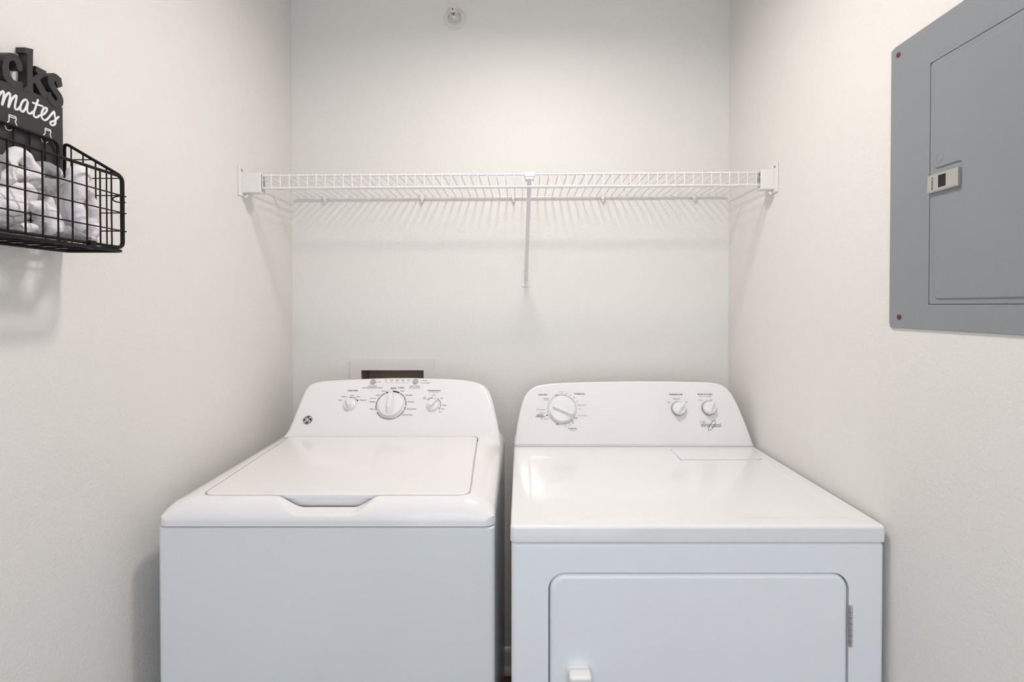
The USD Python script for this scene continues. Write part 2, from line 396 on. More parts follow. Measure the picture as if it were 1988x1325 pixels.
def grip_bar(l0, l1, w0, w1, h0, h1, r=0.002):
    """raised bar pointing to +y, from y=-l0 to y=l1"""
    s = Manifold.sphere(r, 16); ps = []
    for y, w, h in ((-l0, w0, h1 * 0.93), (l1, w1, h1)):
        for x in (-w / 2 + r, w / 2 - r):
            for z in (h0, h - r): ps.append(s.translate((x, y - math.copysign(r, y), z)))
    return Manifold.batch_hull(ps)
def ridge(l0, l1, wb, wt, hb, ht, r=0.0018, back=0.010):
    """smooth teardrop grip: a wide foot with round ends narrowing to a flat ridge, pointing to +y"""
    sp_ = Manifold.sphere(r, 16); ps = []
    for y, w, h in ((-l0, wb, hb), (l1, wb * 0.62, hb), (-l0 + back, wt, ht), (l1, wt, ht * 0.97)):
        rad = w / 2 - r
        for a in (np.linspace(math.pi, 2 * math.pi, 9) if y < 0 else np.linspace(0, math.pi, 7)):
            ps.append(sp_.translate((rad * math.cos(a), y + (rad * math.sin(a) if y < 0 else 0.25 * rad * math.sin(a) - r) + (rad if y < 0 else 0), h - r)))
    return Manifold.batch_hull(ps)
def knob(plane, parent, px, py, r, h, ang, bar, name='knob', label=None, skirt=0.0, material='knob_plastic', mark=True, dome=0.002):
    c = plane.hit(px, py)
    place = lambda m: plane.put(mv(rotz2(m, -math.radians(ang)), c[0], c[1], 0))
    kb = obj(name, place(join(knob_base(r, h, dome, skirt), ridge(*bar))), material, parent, label=label, smooth=35)
    if mark:
        y1 = bar[1]
        obj(name + '_mark', place(bx(-0.0006, 0.0006, y1 - 0.0085, y1 - 0.003, bar[5] - 0.0012, bar[5] + 0.0003)), 'print_mid', parent)
    return c
def kdeg(p): return p
f1 = 1.555 / FPX
KC = WP.hit(759, 787)
arc_on(WP, console, KC, 0.0455, -27, 27, 0.0045, 'print_black')
for a0, a1 in ((-52, -31), (-74, -54), (-112, -76), (31, 50), (52, 72), (74, 92), (96, 112), (115, 150), (153, 240)):
    arc_on(WP, console, KC, 0.0455, a0, a1, 0.0040, 'print_mid')
knob(WP, console, 759, 787, 0.038, 0.010, -3, (0.031, 0.0375, 0.027, 0.0135, 0.0125, 0.025, 0.0018, 0.016), label='large cycle knob in the middle of the washer console', skirt=0.003)
K2 = WP.hit(679.5, 786)
arc_on(WP, console, K2, 0.0245, -12, 12, 0.0028, 'print_mid'); arc_on(WP, console, K2, 0.0245, 15, 34, 0.0028, 'print_mid'); arc_on(WP, console, K2, 0.0245, 37, 48, 0.0028, 'print_mid'); arc_on(WP, console, K2, 0.0245, 52, 62, 0.0050, 'print_black')
knob(WP, console, 679.5, 786, 0.0185, 0.009, -22, (0.015, 0.0215, 0.015, 0.0095, 0.0105, 0.021, 0.0016, 0.007), label='load size knob at the left of the washer console', skirt=0.0015)
K3 = WP.hit(840, 787)
for a0, a1 in ((-48, -4), (10, 28), (31, 78), (82, 103), (107, 128)): arc_on(WP, console, K3, 0.0245, a0, a1, 0.0028, 'print_mid')
knob(WP, console, 840, 787, 0.0185, 0.009, 38, (0.015, 0.0215, 0.017, 0.0095, 0.0105, 0.021, 0.0016, 0.007), label='temperature knob at the right of the washer console', skirt=0.0015)
for bxp, byp, lb in ((724.5, 742, 'round grey deep rinse button'), (806.5, 741.5, 'round grey start button')):
    c = WP.hit(bxp, byp)
    obj('button', WP.put(mv(lathe([(0, 0), (0.0088, 0), (0.0088, 0.003), (0.0075, 0.0042), (0, 0.0036)], 32), c[0], c[1], 0)), 'grey_button', console, label=lb)
for px in (748.8, 760, 771, 782, 793): stroke_on(WP, console, [(px - 0.4, 742.3), (px + 0.4, 742.3)], 0.0016, 'print_mid', 'indicator_light')
stroke_on(WP, console, [(730.5, 742.3), (738.5, 742.3)], 0.0007, 'print_mid', 'printed_line'); stroke_on(WP, console, [(737.5, 742.3), (738.4, 742.3)], 0.0018, 'print_grey', 'indicator_light')
stroke_on(WP, console, [(748, 743.6), (794, 743.6)], 0.0004, 'print_faint', 'printed_line')
stroke_on(WP, console, [(817.6, 739.3), (818.2, 739.3)], 0.0014, 'print_grey', 'indicator_light'); stroke_on(WP, console, [(817.6, 744), (818.2, 744)], 0.0016, 'print_grey', 'indicator_light')
TW = [('Fill', 749.5, 738.3, 2.2, 3.6), ('Soak', 760.3, 738.3, 2.2, 6), ('Wash', 771.3, 738.3, 2.2, 6.4), ('Rinse', 782.3, 738.3, 2.2, 6.6), ('Spin', 793.3, 738.3, 2.2, 5.6),
      ('Deep Rinse', 723.7, 750.2, 2.4, 16.5), ('Select when adding Fabric Softener', 723.3, 753.3, 1.9, 39), ('Start / Pause', 805.5, 750.2, 2.4, 18.5), ('Hold 3 Secs to Stop', 805, 753.5, 1.9, 22),
      ('Pause', 824.6, 739.3, 2.2, 8), ('Lid Locked', 827, 744, 2.2, 14), ('Medium', 764.3, 753.9, 2.8, 12), ('Colors', 778.8, 753.3, 3.2, 11.8), ('Heavy', 745.8, 759.5, 2.4, 9), ('Light', 781, 759.5, 2.4, 7.5),
      ('Light', 733.8, 767.6, 2.5, 7.8), ('Medium', 723.2, 780.6, 2.5, 12), ('Heavy', 722.4, 794.6, 2.5, 9.3), ('Delicates', 793.6, 767.6, 2.5, 14), ('Casuals', 797.5, 780.6, 2.5, 12.4), ('Bulky Items', 798.8, 794.6, 2.5, 18.5), ('Drain & Spin', 791, 805.8, 2.5, 19.6),
      ('Load Size', 685, 758.7, 3.0, 19.8), ('Large', 683.5, 767.6, 2.1, 6.8), ('Medium', 668.2, 770.5, 2.1, 9.8), ('Super', 696, 770.5, 2.1, 7), ('Small', 660.6, 777.4, 2.1, 6.6), ('Precise Fill', 705.4, 777.4, 2.1, 13.2),
      ('Temperature', 842.4, 758.7, 3.0, 25.6), ('Cold', 841.6, 767.6, 2.1, 6), ('Tap', 824.5, 771.8, 1.9, 4.2), ('Cold', 824.2, 774.3, 1.9, 5.8), ('Cool', 857.4, 773.7, 2.1, 6), ('Colors', 863, 787.2, 2.1, 8), ('Warm', 860, 794.6, 2.1, 7.2), ('Hot', 854.4, 800, 2.1, 5)]
for t, px, py, c, w in TW: text_on(WP, console, t, px, py, c, 'print_grey', bold=c > 2.6 or t == 'Colors', width_px=w)
text_on(WP, console, 'Whites', 723.4, 773.7, 2.6, 'print_faint', width_px=12.6)
text_on(WP, console, 'All Cold Rinses', 841.4, 762.4, 1.7, 'print_faint', width_px=19)
stroke_on(WP, console, [(760, 756.6), (768, 756.6)], 0.0004, 'print_faint', 'printed_line')
# round monogram badge
c = WP.hit(597.3, 816); R = 0.0142
badge = obj('badge', WP.put(mv(lathe([(0, 0), (R, 0), (R, 0.0008), (0, 0.0010)], 40), c[0], c[1], 0)), 'print_black', console, label='round black and silver monogram badge')
def curl(pts, w, mat_='print_white'):
    obj('badge_script', WP.put(extrude(LineString(resample(smooth_closed(np.array(pts), 0), 60, False) * R + c).buffer(w * R), 0.0003, 0.0011)), mat_, console, smooth=False)
ring = Point(0, 0).buffer(1.0, 32).difference(Point(0, 0).buffer(0.88, 32))
obj('badge_rim', WP.put(extrude(affinity.translate(affinity.scale(ring, R, R, origin=(0, 0)), c[0], c[1]), 0.0003, 0.0011)), 'latch_metal', console, smooth=False)
def cr(pts, n=12):
    p = np.array(pts, float); p = np.vstack([2 * p[0] - p[1], p, 2 * p[-1] - p[-2]]); out = []
    for i in range(1, len(p) - 2):
        for t in np.linspace(0, 1, n, endpoint=False):
            out.append(0.5 * (2 * p[i] + (p[i + 1] - p[i - 1]) * t + (2 * p[i - 1] - 5 * p[i] + 4 * p[i + 1] - p[i + 2]) * t ** 2 + (-p[i - 1] + 3 * p[i] - 3 * p[i + 1] + p[i + 2]) * t ** 3))
    out.append(p[-2]); return np.array(out)
curl(cr([(-.02, .30), (-.10, .48), (-.28, .42), (-.44, .16), (-.40, .02), (-.22, .06), (-.02, .34), (-.06, .0), (-.12, -.34), (-.34, -.46), (-.54, -.30), (-.44, -.12), (-.24, -.12), (-.04, -.02)]), 0.05)
curl(cr([(.48, .40), (.36, .52), (.18, .30), (.16, .08), (.32, .08), (.16, -.02), (.08, -.28), (.26, -.46), (.50, -.30), (.54, -.10), (.40, -.16), (.36, -.02)]), 0.05)
for a in (20, 110, 200, 290):
    aa = [math.radians(a + t) for t in (0, 12, 25, 38, 50)]
    curl(cr([(math.cos(t) * q_, math.sin(t) * q_) for t, q_ in zip(aa, (0.84, 0.80, 0.74, 0.76, 0.66))]), 0.045)

# ------------------------------------------------------------------ dryer
DY0, DYB = 0.990, 1.700
DX0, DX1 = at_y(990.5, 1022, DY0)[0], at_y(1722, 1022, DY0)[0]
DZ = at_y(1355, 1022, DY0)[2]; DZL = at_y(1355, 1055.5, DY0)[2]
dryer = thing('dryer', 'white front-loading dryer with a big dial, right of the washer', 'dryer', ((DX0 + DX1) / 2, (DY0 + DYB) / 2, 0))
dp = Plane((0, DY0 + 0.003, 0), (1, 0, 0), (0, 0, 1))
d0, d1 = dp.hit(1064.5, 1112.5), dp.hit(1648.5, 1112.5)
DOOR = (d0[0], 0.20, d1[0], d0[1])
body = manif(pillow(rrect(DX0 + 0.002, DY0 + 0.003, DX1 - 0.001, DYB, 0.010, 6), 0.012, DZL - 0.0015, 0.007, n=6))
rec = dp.put(pillow(rrect(*DOOR, 0.034, 14), -0.022, 0.03, 0.001))
body = body - manif(rec)
obj('cabinet', body, 'dryer_steel', dryer)
for sx in (DX0 + 0.05, DX1 - 0.05):
    for sy in (DY0 + 0.06, DYB - 0.06):
        obj('foot', mv(lathe([(0, 0), (0.02, 0), (0.02, 0.006), (0.008, 0.010), (0.008, 0.02), (0, 0.02)], 20), sx, sy, 0), 'gap_dark', dryer)
# worktop with the slightly sunken field and the lint door pocket
topo = manif(mv(pillow(rrect(DX0, DY0, DX1, DYB, 0.009, 6), DZL, DZ, 0.0065, 0.004, n=6), 0, 0, 0))
topp = Plane((0, 0, DZ), (1, 0, 0), (0, 1, 0))
fld = np.array([at_z(*p, DZ)[:2] for p in ((1014, 1003), (1680, 1003), (1490, 899), (1021, 899))])
fld_o = resample(rounded([(DX0 + 0.040, DY0 + 0.035), (DX1 - 0.040, DY0 + 0.035), (DX1 - 0.040, 1.455), (DX0 + 0.040, 1.455)], 0.025), 200)
inn = np.array(Polygon(fld_o).buffer(-0.006).exterior.coords)
fv = resample(inn[:-1], 200)
sink = Manifold.hull(Manifold.batch_hull([manif(topp.put(pillow(fld_o, 0.0001, 0.03, 0.0005))), manif(topp.put(pillow(resample(np.array(Polygon(fld_o).buffer(-0.007).exterior.coords)[:-1], 200), -0.0016, 0.03, 0.0005)))]))
topo = topo - sink
lint_px = [(1303, 873.5), (1322, 892.5), (1478, 892.0), (1462, 872.5)]
lint = np.array([at_z(*p, DZ)[:2] for p in lint_px])[::-1]
lint[:, 1] = [lint[0][1], lint[2][1], lint[2][1], lint[0][1]]
topo = topo - manif(topp.put(extrude(Polygon(lint).union(affinity.translate(Polygon(lint), -0.0013, -0.0013)).convex_hull.buffer(0.0003), 0.05, -0.006)))
obj('worktop', topo, 'dryer_top', dryer, smooth=25)
obj('lint_door', topp.put(pillow(resample(rounded(lint, 0.002), 80), -0.006, 0.0, 0.0006)), 'dryer_top', dryer, label='flush lint screen lid at the back of the dryer top')
# door
do = rrect(DOOR[0] + 0.0030, DOOR[1] + 0.0030, DOOR[2] - 0.0030, DOOR[3] - 0.0020, 0.031, 16)
door = obj('door', dp.put(pillow(do, -0.020, 0.003, 0.0095, n=8)), 'dryer_steel', dryer)
hu = dp.hit(1101, 1290); hr = dp.hit(1144, 1290)
hw = hr[0] - hu[0]
plate = pillow(rrect(hu[0] - 0.002, hu[1] - 0.17, hr[0] + 0.001, hu[1], 0.010, 8), 0.0, 0.0045, 0.002)
obj('handle', dp.put(mv(join(plate, rbox(hu[0] + 0.002, hr[0] + 0.002, hu[1] - 0.16, hu[1] - 0.006, -0.004, 0.026, 0.006, 20)), 0, 0, 0.003)), 'white_plastic', door, label='white moulded pull grip of the dryer door')
hinge_t, hinge_b = dp.hit(1650, 1175), dp.hit(1650, 1254)
hz = np.linspace(hinge_b[1], hinge_t[1], 8)
for i in range(7):
    m = mv(lathe([(0, 0), (0.0036, 0), (0.0036, hz[1] - hz[0] - 0.0006), (0, hz[1] - hz[0] - 0.0006)], 16), hinge_t[0], DY0 + 0.0005, hz[i])
    obj('hinge_knuckle', m, 'hinge_metal', dryer)
# console
DL = 1.546
zdt = at_y(1230, 740, 1.622)[2]
DP = Plane((0, DL, DZ + 0.0015), (1, 0, 0), (0, 1.622 - DL, zdt - DZ))
dc_px = [(998.5, 869), (1000.5, 850), (1004, 825), (1009, 800), (1015, 778), (1024, 762), (1040, 750), (1065, 745), (1110, 742.5), (1230, 740), (1340, 741), (1385, 743), (1404, 749), (1418, 761), (1430, 781), (1442, 808), (1454, 838), (1465, 869)]
dcu = np.array([DP.hit(*p) for p in dc_px]); dcu[0, 1] = dcu[-1, 1] = 0.0
dens = cr(dcu, 10)
dco = resample(np.vstack([dens[::-1]]), 300, True)
dco = np.vstack([dens[::-1][::1]]); dco = resample(dco, 320)
dconsole = obj('console', DP.put(pillow(dco, -0.075, 0.0, 0.006, n=6)), 'white_enamel', dryer, smooth=40)
# flat kick at the foot of the console
kc = DP.hit(1091, 795)
arc_on(DP, dconsole, kc, 0.0452, -14, 128, 0.0011, 'print_mid'); arc_on(DP, dconsole, kc, 0.0452, 134, 190, 0.0011, 'print_mid'); arc_on(DP, dconsole, kc, 0.0452, 197, 340, 0.0011, 'print_mid')
cbar = DP.put(mv(rotz2(grip_bar(0.030, 0.036, 0.020, 0.010, 0.006, 0.024, 0.002), -math.radians(118)), kc[0], kc[1], 0))
dial = obj('dial', DP.put(mv(knob_base(0.0395, 0.012, 0.003), kc[0], kc[1], 0)), 'knob_plastic', dconsole, label='large cycle dial at the left of the dryer console', smooth=35)
obj('dial_grip', cbar, 'knob_plastic', dconsole)
for px, py, lb in ((1316.5, 794.5, 'temperature knob at the right of the dryer console'), (1375.5, 793.5, 'push to start knob above the brand lettering')):
    c = DP.hit(px, py)
    obj('knob_collar', DP.put(mv(lathe([(0, 0), (0.0222, 0), (0.0222, 0.006), (0, 0.006)], 48), c[0], c[1], 0)), 'gasket_grey', dconsole)
    ang = 42 if px < 1350 else 28
    pr = [(0, 0.004), (0.0198, 0.004), (0.0205, 0.011), (0.0185, 0.016), (0.010, 0.0185), (0, 0.0195)]
    m = join(lathe(pr, 48), grip_bar(0.0195, 0.0245, 0.013, 0.007, 0.008, 0.0255, 0.002))
    obj('knob', DP.put(mv(rotz2(m, -math.radians(ang)), c[0], c[1], 0)), 'knob_plastic', dconsole, label=lb, smooth=35)
for px, py in ((1299.5, 783), (1313.6, 777.5), (1362.8, 779.5), (1379, 779)): stroke_on(DP, dconsole, [(px - 0.3, py), (px + 0.3, py)], 0.0016, 'print_mid', 'printed_dot')
DT = [('Auto Dry', 1054, 766.6, 3.4, 18, 'print_grey', 1), ('Timed Dry', 1125, 765.2, 3.4, 21, 'print_grey', 1), ('OFF', 1080.6, 767.8, 2.8, 6.4, 'print_grey', 1), ('Heavy', 1090, 761, 2.2, 9.6, 'print_faint', 0), ('Duty', 1090.2, 764.2, 2.2, 7.6, 'print_faint', 0),
      ('70', 1099.8, 764.8, 2.3, 3.6, 'print_mid', 0), ('60', 1107.4, 767.8, 2.3, 3.8, 'print_mid', 0), ('50', 1114.9, 772.4, 2.3, 3.8, 'print_mid', 0), ('40', 1120.4, 779.2, 2.3, 3.6, 'print_mid', 0), ('20', 1125.6, 794.8, 2.3, 3.2, 'print_red', 0),
      ('Wrinkle', 1060.4, 773.8, 2.3, 12, 'print_mid', 0), ('Shield', 1060.4, 776.8, 2.3, 9.6, 'print_mid', 0), ('Cool Down', 1050.3, 795.6, 2.6, 18.6, 'print_mid', 0), ('Less Dry', 1053, 802, 2.5, 13.4, 'print_mid', 0), ('ENERGY', 1049, 806.3, 2.2, 13.4, 'print_black', 1), ('PREFERRED', 1049.2, 809.5, 2.2, 18.4, 'print_black', 1), ('More Dry', 1057, 813.6, 2.5, 15, 'print_mid', 0),
      ('Damp Dry', 1130.2, 786.8, 2.5, 16.6, 'print_mid', 0), ('Cool Down', 1131, 807.3, 2.6, 18.6, 'print_mid', 0), ('OFF', 1118.2, 812.7, 2.8, 6.4, 'print_grey', 1), ('OFF', 1082.4, 824.5, 2.8, 6.6, 'print_grey', 1),
      ('10', 1098, 828.2, 2.3, 3.4, 'print_mid', 0), ('20', 1106.5, 826.3, 2.3, 3.4, 'print_mid', 0), ('30', 1113.3, 822.1, 2.3, 3.4, 'print_mid', 0), ('Fluff Air', 1111.8, 832.8, 3.4, 16.4, 'print_green', 1), ('No Heat', 1111.8, 836.8, 1.7, 10, 'print_faint', 0),
      ('TEMPERATURE', 1311.8, 766.4, 2.9, 26, 'print_grey', 1), ('Medium', 1313.3, 774.7, 2.5, 13, 'print_mid', 0), ('Low', 1297.3, 781.2, 2.5, 6.4, 'print_mid', 0), ('High', 1331.3, 780.8, 2.5, 7, 'print_mid', 0),
      ('PUSH TO START', 1368.7, 766.2, 2.9, 29.4, 'print_grey', 1), ('End of Cycle Signal', 1368.8, 770.2, 2.0, 24, 'print_faint', 0), ('Off', 1359, 777.3, 2.5, 5.2, 'print_mid', 0), ('On', 1382, 777.3, 2.5, 4.6, 'print_mid', 0)]
for t, px, py, ch, w, mt, bd in DT: text_on(DP, dconsole, t, px, py, ch, mt, bold=bool(bd), width_px=w)
for px, py in ((1090.6, 767), (1098, 767.6), (1105.1, 771), (1111.3, 775), (1116.5, 781), (1121.6, 794.8), (1111, 818.8), (1104.5, 822.9), (1097, 825), (1062.2, 801.5), (1066.4, 810.8)):
    stroke_on(DP, dconsole, [(px - 0.3, py), (px + 0.3, py)], 0.0013, 'print_mid', 'printed_dot')
stroke_on(DP, dconsole, [(1061.2, 807.4), (1063, 806.3)], 0.0030, 'print_black', 'printed_leaf')
text_on(DP, dconsole, 'Whirlpool', 1380.4, 826.0, 7.4, 'print_grey', width_px=39, name='brand_lettering', label='dark grey brand lettering under the start knob')
u0 = DP.hit(1382.3, 826.6)
el = affinity.rotate(affinity.scale(Point(0, 0).buffer(1, 32), 0.0190, 0.0056), 52, origin=(0, 0))
el = el.exterior.buffer(0.00055)
obj('brand_ring', DP.put(extrude(affinity.translate(el, u0[0], u0[1]), 0.00025, 0.0003)), 'print_grey', dconsole, smooth=False, label='thin swirl ring crossing the brand lettering')
stroke_on(DP, dconsole, [(1359.4, 820.2), (1359.7, 819.9)], 0.0019, 'print_grey', 'printed_dot'); stroke_on(DP, dconsole, [(1369.6, 819.8), (1369.9, 819.6)], 0.0017, 'print_grey', 'printed_dot')
stroke_on(DP, dconsole, [(1360.5, 819.0), (1363, 818.4), (1366, 818.3), (1368.5, 818.8)], 0.0008, 'print_mid', 'printed_line')
stroke_on(DP, dconsole, [(1364, 820.3), (1367.6, 820.2)], 0.0016, 'print_mid', 'printed_line')

# ------------------------------------------------------------------ laundry outlet box in the back wall
ob = thing('outlet_box', 'white plastic laundry outlet box set into the back wall behind the washer', 'outlet box', ((OB[0] + OB[1]) / 2, YB, OB[2]))
fl, fr_ = at_y(680, 697, YB), at_y(844, 697, YB)
frame_poly = sbox(fl[0], OB[2] - 0.03, fr_[0], fl[2]).difference(sbox(OB[0], OB[2], OB[1], OB[3]))
wp = Plane((0, YB, 0), (1, 0, 0), (0, 0, 1))
obj('frame', wp.put(extrude(frame_poly, 0.005, 0.0)), 'box_plastic', ob)
t = 0.0025
rin = join(bx(OB[0] - t, OB[0], YB, YB + 0.09, OB[2] - t, OB[3] + t), bx(OB[1], OB[1] + t, YB, YB + 0.09, OB[2] - t, OB[3] + t),
           bx(OB[0], OB[1], YB, YB + 0.09, OB[3], OB[3] + t), bx(OB[0], OB[1], YB, YB + 0.09, OB[2] - t, OB[2]), bx(OB[0] - t, OB[1] + t, YB + 0.09, YB + 0.0925, OB[2] - t, OB[3] + t))
obj('recess', rin, 'box_inside', ob, label='shaded brownish inside of the outlet box')

# ------------------------------------------------------------------ sprinkler head on the back wall
sc = at_y(883, 37, YB)
sp = thing('sprinkler', 'white sidewall fire sprinkler with a red bulb, high on the back wall', 'sprinkler', sc)
def on_wall(m): # lathe z -> -y
    v, f = arr(m); return np.c_[v[:, 0], -v[:, 2], v[:, 1]] * [1, 1, 1] + sc, f
obj('escutcheon', on_wall(lathe([(0.0, 0.0), (0.0375, 0.0), (0.0380, 0.002), (0.035, 0.005), (0.024, 0.007), (0.0225, 0.006), (0.0215, 0.0015), (0.0, 0.0015)], 56)), 'sprinkler_white', sp)
obj('body', on_wall(lathe([(0, 0.001), (0.0135, 0.001), (0.0135, 0.010), (0.0115, 0.014), (0.0115, 0.024), (0.006, 0.026), (0, 0.026)], 6)), 'sprinkler_white', sp, smooth=20)
obj('bulb', on_wall(lathe([(0, 0.026), (0.0016, 0.0265), (0.0030, 0.031), (0.0033, 0.036), (0.0028, 0.043), (0.0014, 0.047), (0, 0.047)], 20)), 'bulb_red', sp, label='small red glass bulb of the sprinkler')
for s in (-1, 1):
    arm = [sc + np.array([s * 0.010, -0.022, 0]), sc + np.array([s * 0.0125, -0.032, 0]), sc + np.array([s * 0.011, -0.042, 0]), sc + np.array([s * 0.003, -0.051, 0])]
    obj('frame_arm', tube(cr(arm, 6), 0.0026, 8), 'sprinkler_white', sp)
hub = lathe([(0, 0.047), (0.0055, 0.047), (0.0055, 0.056), (0.0025, 0.0575), (0, 0.0575)], 20)
obj('deflector_hub', on_wall(hub), 'sprinkler_white', sp)
obj('deflector', join(rbox(sc[0] - 0.018, sc[0] + 0.018, sc[1] - 0.060, sc[1] - 0.052, sc[2] + 0.004, sc[2] + 0.0062, 0.0008, 8), rbox(sc[0] - 0.009, sc[0] + 0.009, sc[1] - 0.0595, sc[1] - 0.0565, sc[2] - 0.008, sc[2] + 0.008, 0.0008, 8)), 'sprinkler_white', sp)
obj('set_screw', on_wall(mv(lathe([(0, 0.0595), (0.0022, 0.0595), (0.0022, 0.0608), (0, 0.0608)], 16), 0, 0.0, 0)), 'slot_black', sp)

# ------------------------------------------------------------------ wire shelf
YFR = 1.462
tilt = 0.0062
def shz(x): return tilt * (x + 0.03)
ZD = at_y(1000, 336.5, YFR)[2]; ZLOW = at_y(1000, 362.8, YFR)[2]
sx0, sx1 = at_y(505, 350, YFR)[0], at_y(1477, 350, YFR)[0]
shelf = thing('wire_shelf', 'white ventilated wire shelf across the back wall above the machines', 'shelf', (0, YB, ZD))
def rail(y, z, r, x0=sx0, x1=sx1, name='rail'):
    obj(name, tube([(x0, y, z + shz(x0)), (0, y, z), (x1, y, z + shz(x1))] if False else [(x0, y, z + shz(x0)), (x1, y, z + shz(x1))], r, 10), 'shelf_wire', shelf)
YBK = YB - 0.008; YMID = 1.622
rail(YFR, ZD - 0.0035, 0.0030); rail(YFR - 0.002, ZLOW, 0.0031)
rail(YMID, ZD - 0.0045, 0.0027, XL + 0.012, XR - 0.012); rail(YBK, ZD - 0.0045, 0.0030, XL + 0.014, XR - 0.012)
x = XL + 0.030; step = 0.02575
while x < XR - 0.012:
    z = ZD + shz(x)
    pts = [(x, YBK + 0.003, z), (x, YFR - 0.001, z + 0.0012)]
    if sx0 + 0.004 < x < sx1 - 0.002: pts = fillet([(x, YBK + 0.003, z), (x, YFR - 0.0045, z), (x, YFR - 0.0045, ZLOW + shz(x) - 0.002)], 0.004, n=4)
    obj('deck_wire', tube(pts, 0.00165, 7), 'shelf_wire', shelf)
    x += step
# end brackets
for s, xw, name_px in ((-1, XL, 'left'), (1, XR, 'right')):
    zb = ZD + shz(xw)
    d = -s
    xa, xb = xw, xw + d * 0.004
    obj('end_plate', rbox(min(xa, xb), max(xa, xb), YFR - 0.030, YFR + 0.015, zb - 0.064, zb + 0.020, 0.0018, 8), 'bracket_plastic', shelf, label=f'white plastic end bracket plate on the {name_px} wall')
    inner = (at_y(505, 350, YFR - 0.016)[0] if s < 0 else at_y(1478, 350, YFR - 0.016)[0])
    X0, X1 = sorted((xw + d * 0.003, inner))
    X0b, X1b = X0, X1
    obj('end_cap', (manif(rbox(X0, X1, YFR - 0.014, YFR + 0.016, zb - 0.054, zb + 0.003, 0.0025, 10)) - manif(bx(*( (X0 + 0.006, X1 + 0.01) if s < 0 else (X0 - 0.01, X1 - 0.006)), YFR - 0.0105, YFR + 0.0125, zb - 0.050, zb - 0.001))), 'bracket_plastic', shelf, label=f'white plastic cap over the {name_px} end of the shelf lip')
    obj('bracket_anchor', tube([(xw + d * 0.003, YFR - 0.004, zb - 0.062), (xw + d * 0.012, YFR - 0.010, zb - 0.066), (xw + d * 0.016, YFR - 0.006, zb - 0.060)], 0.003, 8), 'bracket_plastic', shelf)
    obj('bracket_screw', rbox(xw + d * 0.0045 - 0.0012, xw + d * 0.0045 + 0.0012, YFR - 0.021, YFR - 0.013, zb + 0.006, zb + 0.012, 0.001, 8), 'gasket_grey', shelf)
# wall clips
for px in (632, 820, 997, 1170, 1347):
    c = at_y(px, 381, YBK)
    z = ZD - 0.0045 + shz(c[0])
    m = join(rbox(c[0] - 0.006, c[0] + 0.006, YB - 0.0155, YB + 0.0, z - 0.010, z + 0.0055, 0.0018, 8), rbox(c[0] - 0.009, c[0] - 0.006, YB - 0.012, YB, z - 0.002, z + 0.016, 0.001, 8), mv(rotz2(bx(-0.003, 0.003, -0.003, 0.003, 0, 0.008), 0.0), c[0], YB - 0.010, z - 0.017))
    obj('wall_clip', m, 'bracket_plastic', shelf)
# diagonal brace
b0, b1 = at_y(1028, 338, YFR - 0.004), at_y(1021, 548, YB - 0.004)
def brace_section(c, w, dirn):
    up = np.array([1.0, 0, 0]); nn = np.cross(dirn, up); nn /= np.linalg.norm(nn)
    return [c + up * a * w / 2 + nn * b for a, b in ((-1, 0.004), (-1, -0.004), (-0.72, -0.004), (-0.72, 0.002), (0.72, 0.002), (0.72, -0.004), (1, -0.004), (1, 0.004))]
dirn = (b1 - b0) / np.linalg.norm(b1 - b0)
secs = [brace_section(b0 + (b1 - b0) * tt, w, dirn) for tt, w in ((0.03, 0.0125), (0.10, 0.0125), (0.16, 0.0115), (0.93, 0.0125), (0.985, 0.014))]
v = np.array(secs).reshape(-1, 3); f = [[i * 8 + j, i * 8 + (j + 1) % 8, (i + 1) * 8 + (j + 1) % 8, (i + 1) * 8 + j] for i in range(4) for j in range(8)]
v, f = arr((v, np.array(f)))
obj('brace', (v, f), 'bracket_plastic', shelf, label='white diagonal steel brace under the middle of the shelf')
obj('brace_hook', join(rbox(b0[0] - 0.015, b0[0] + 0.015, YFR - 0.009, YFR + 0.008, ZD - 0.012, ZD + 0.0035, 0.003, 10), manif(np.array([0]) if False else rbox(b0[0] - 0.013, b0[0] + 0.013, YFR - 0.0075, YFR + 0.02, ZD - 0.020, ZD - 0.009, 0.003, 10))), 'bracket_plastic', shelf)
wz = at_y(1020.5, 548, YB)
obj('brace_foot', wp.put(pillow(rrect(wz[0] - 0.015, wz[2] - 0.016, wz[0] + 0.015, wz[2] + 0.014, 0.006, 6), 0, 0.004, 0.0015)), 'bracket_plastic', shelf)
obj('foot_screw', wp.put(mv(lathe([(0, 0.004), (0.005, 0.004), (0.0045, 0.0065), (0.002, 0.0072), (0.0015, 0.006), (0, 0.006)], 20), wz[0] - 0.0005, wz[2] - 0.002, 0)), 'bracket_plastic', shelf)

# ------------------------------------------------------------------ breaker panel on the right wall
PT = 0.004
XPF = XR - PT
panel = thing('breaker_panel', 'grey painted metal breaker panel door on the right wall', 'breaker panel', (XR, 0.8, at_x(1730, 637, XPF)[2]))
pp = Plane((XPF, 0, 0), (0, -1, 0), (0, 0, 1))                # u runs towards the camera, n points into the room
pA, pB = pp.hit(1730, 97.5), pp.hit(1730, 636.5)
dA, dB = pp.hit(1806.5, 123), pp.hit(1806.5, 592)
U1 = pA[0] + 0.42
UD1 = U1 - (dA[0] - pA[0])
outer = sbox(pA[0], pB[1], U1, pA[1]); hole = sbox(dA[0], dB[1], UD1, dA[1])
fo = resample(rounded([(pA[0], pB[1]), (U1, pB[1]), (U1, pA[1]), (pA[0], pA[1])], 0.003), 160)
frame = manif(pp.put(pillow(fo, -PT, 0.0, 0.0012))) - manif(pp.put(extrude(hole, 0.05, -0.0032)))
obj('frame', frame, 'panel_paint', panel)
g = 0.0011
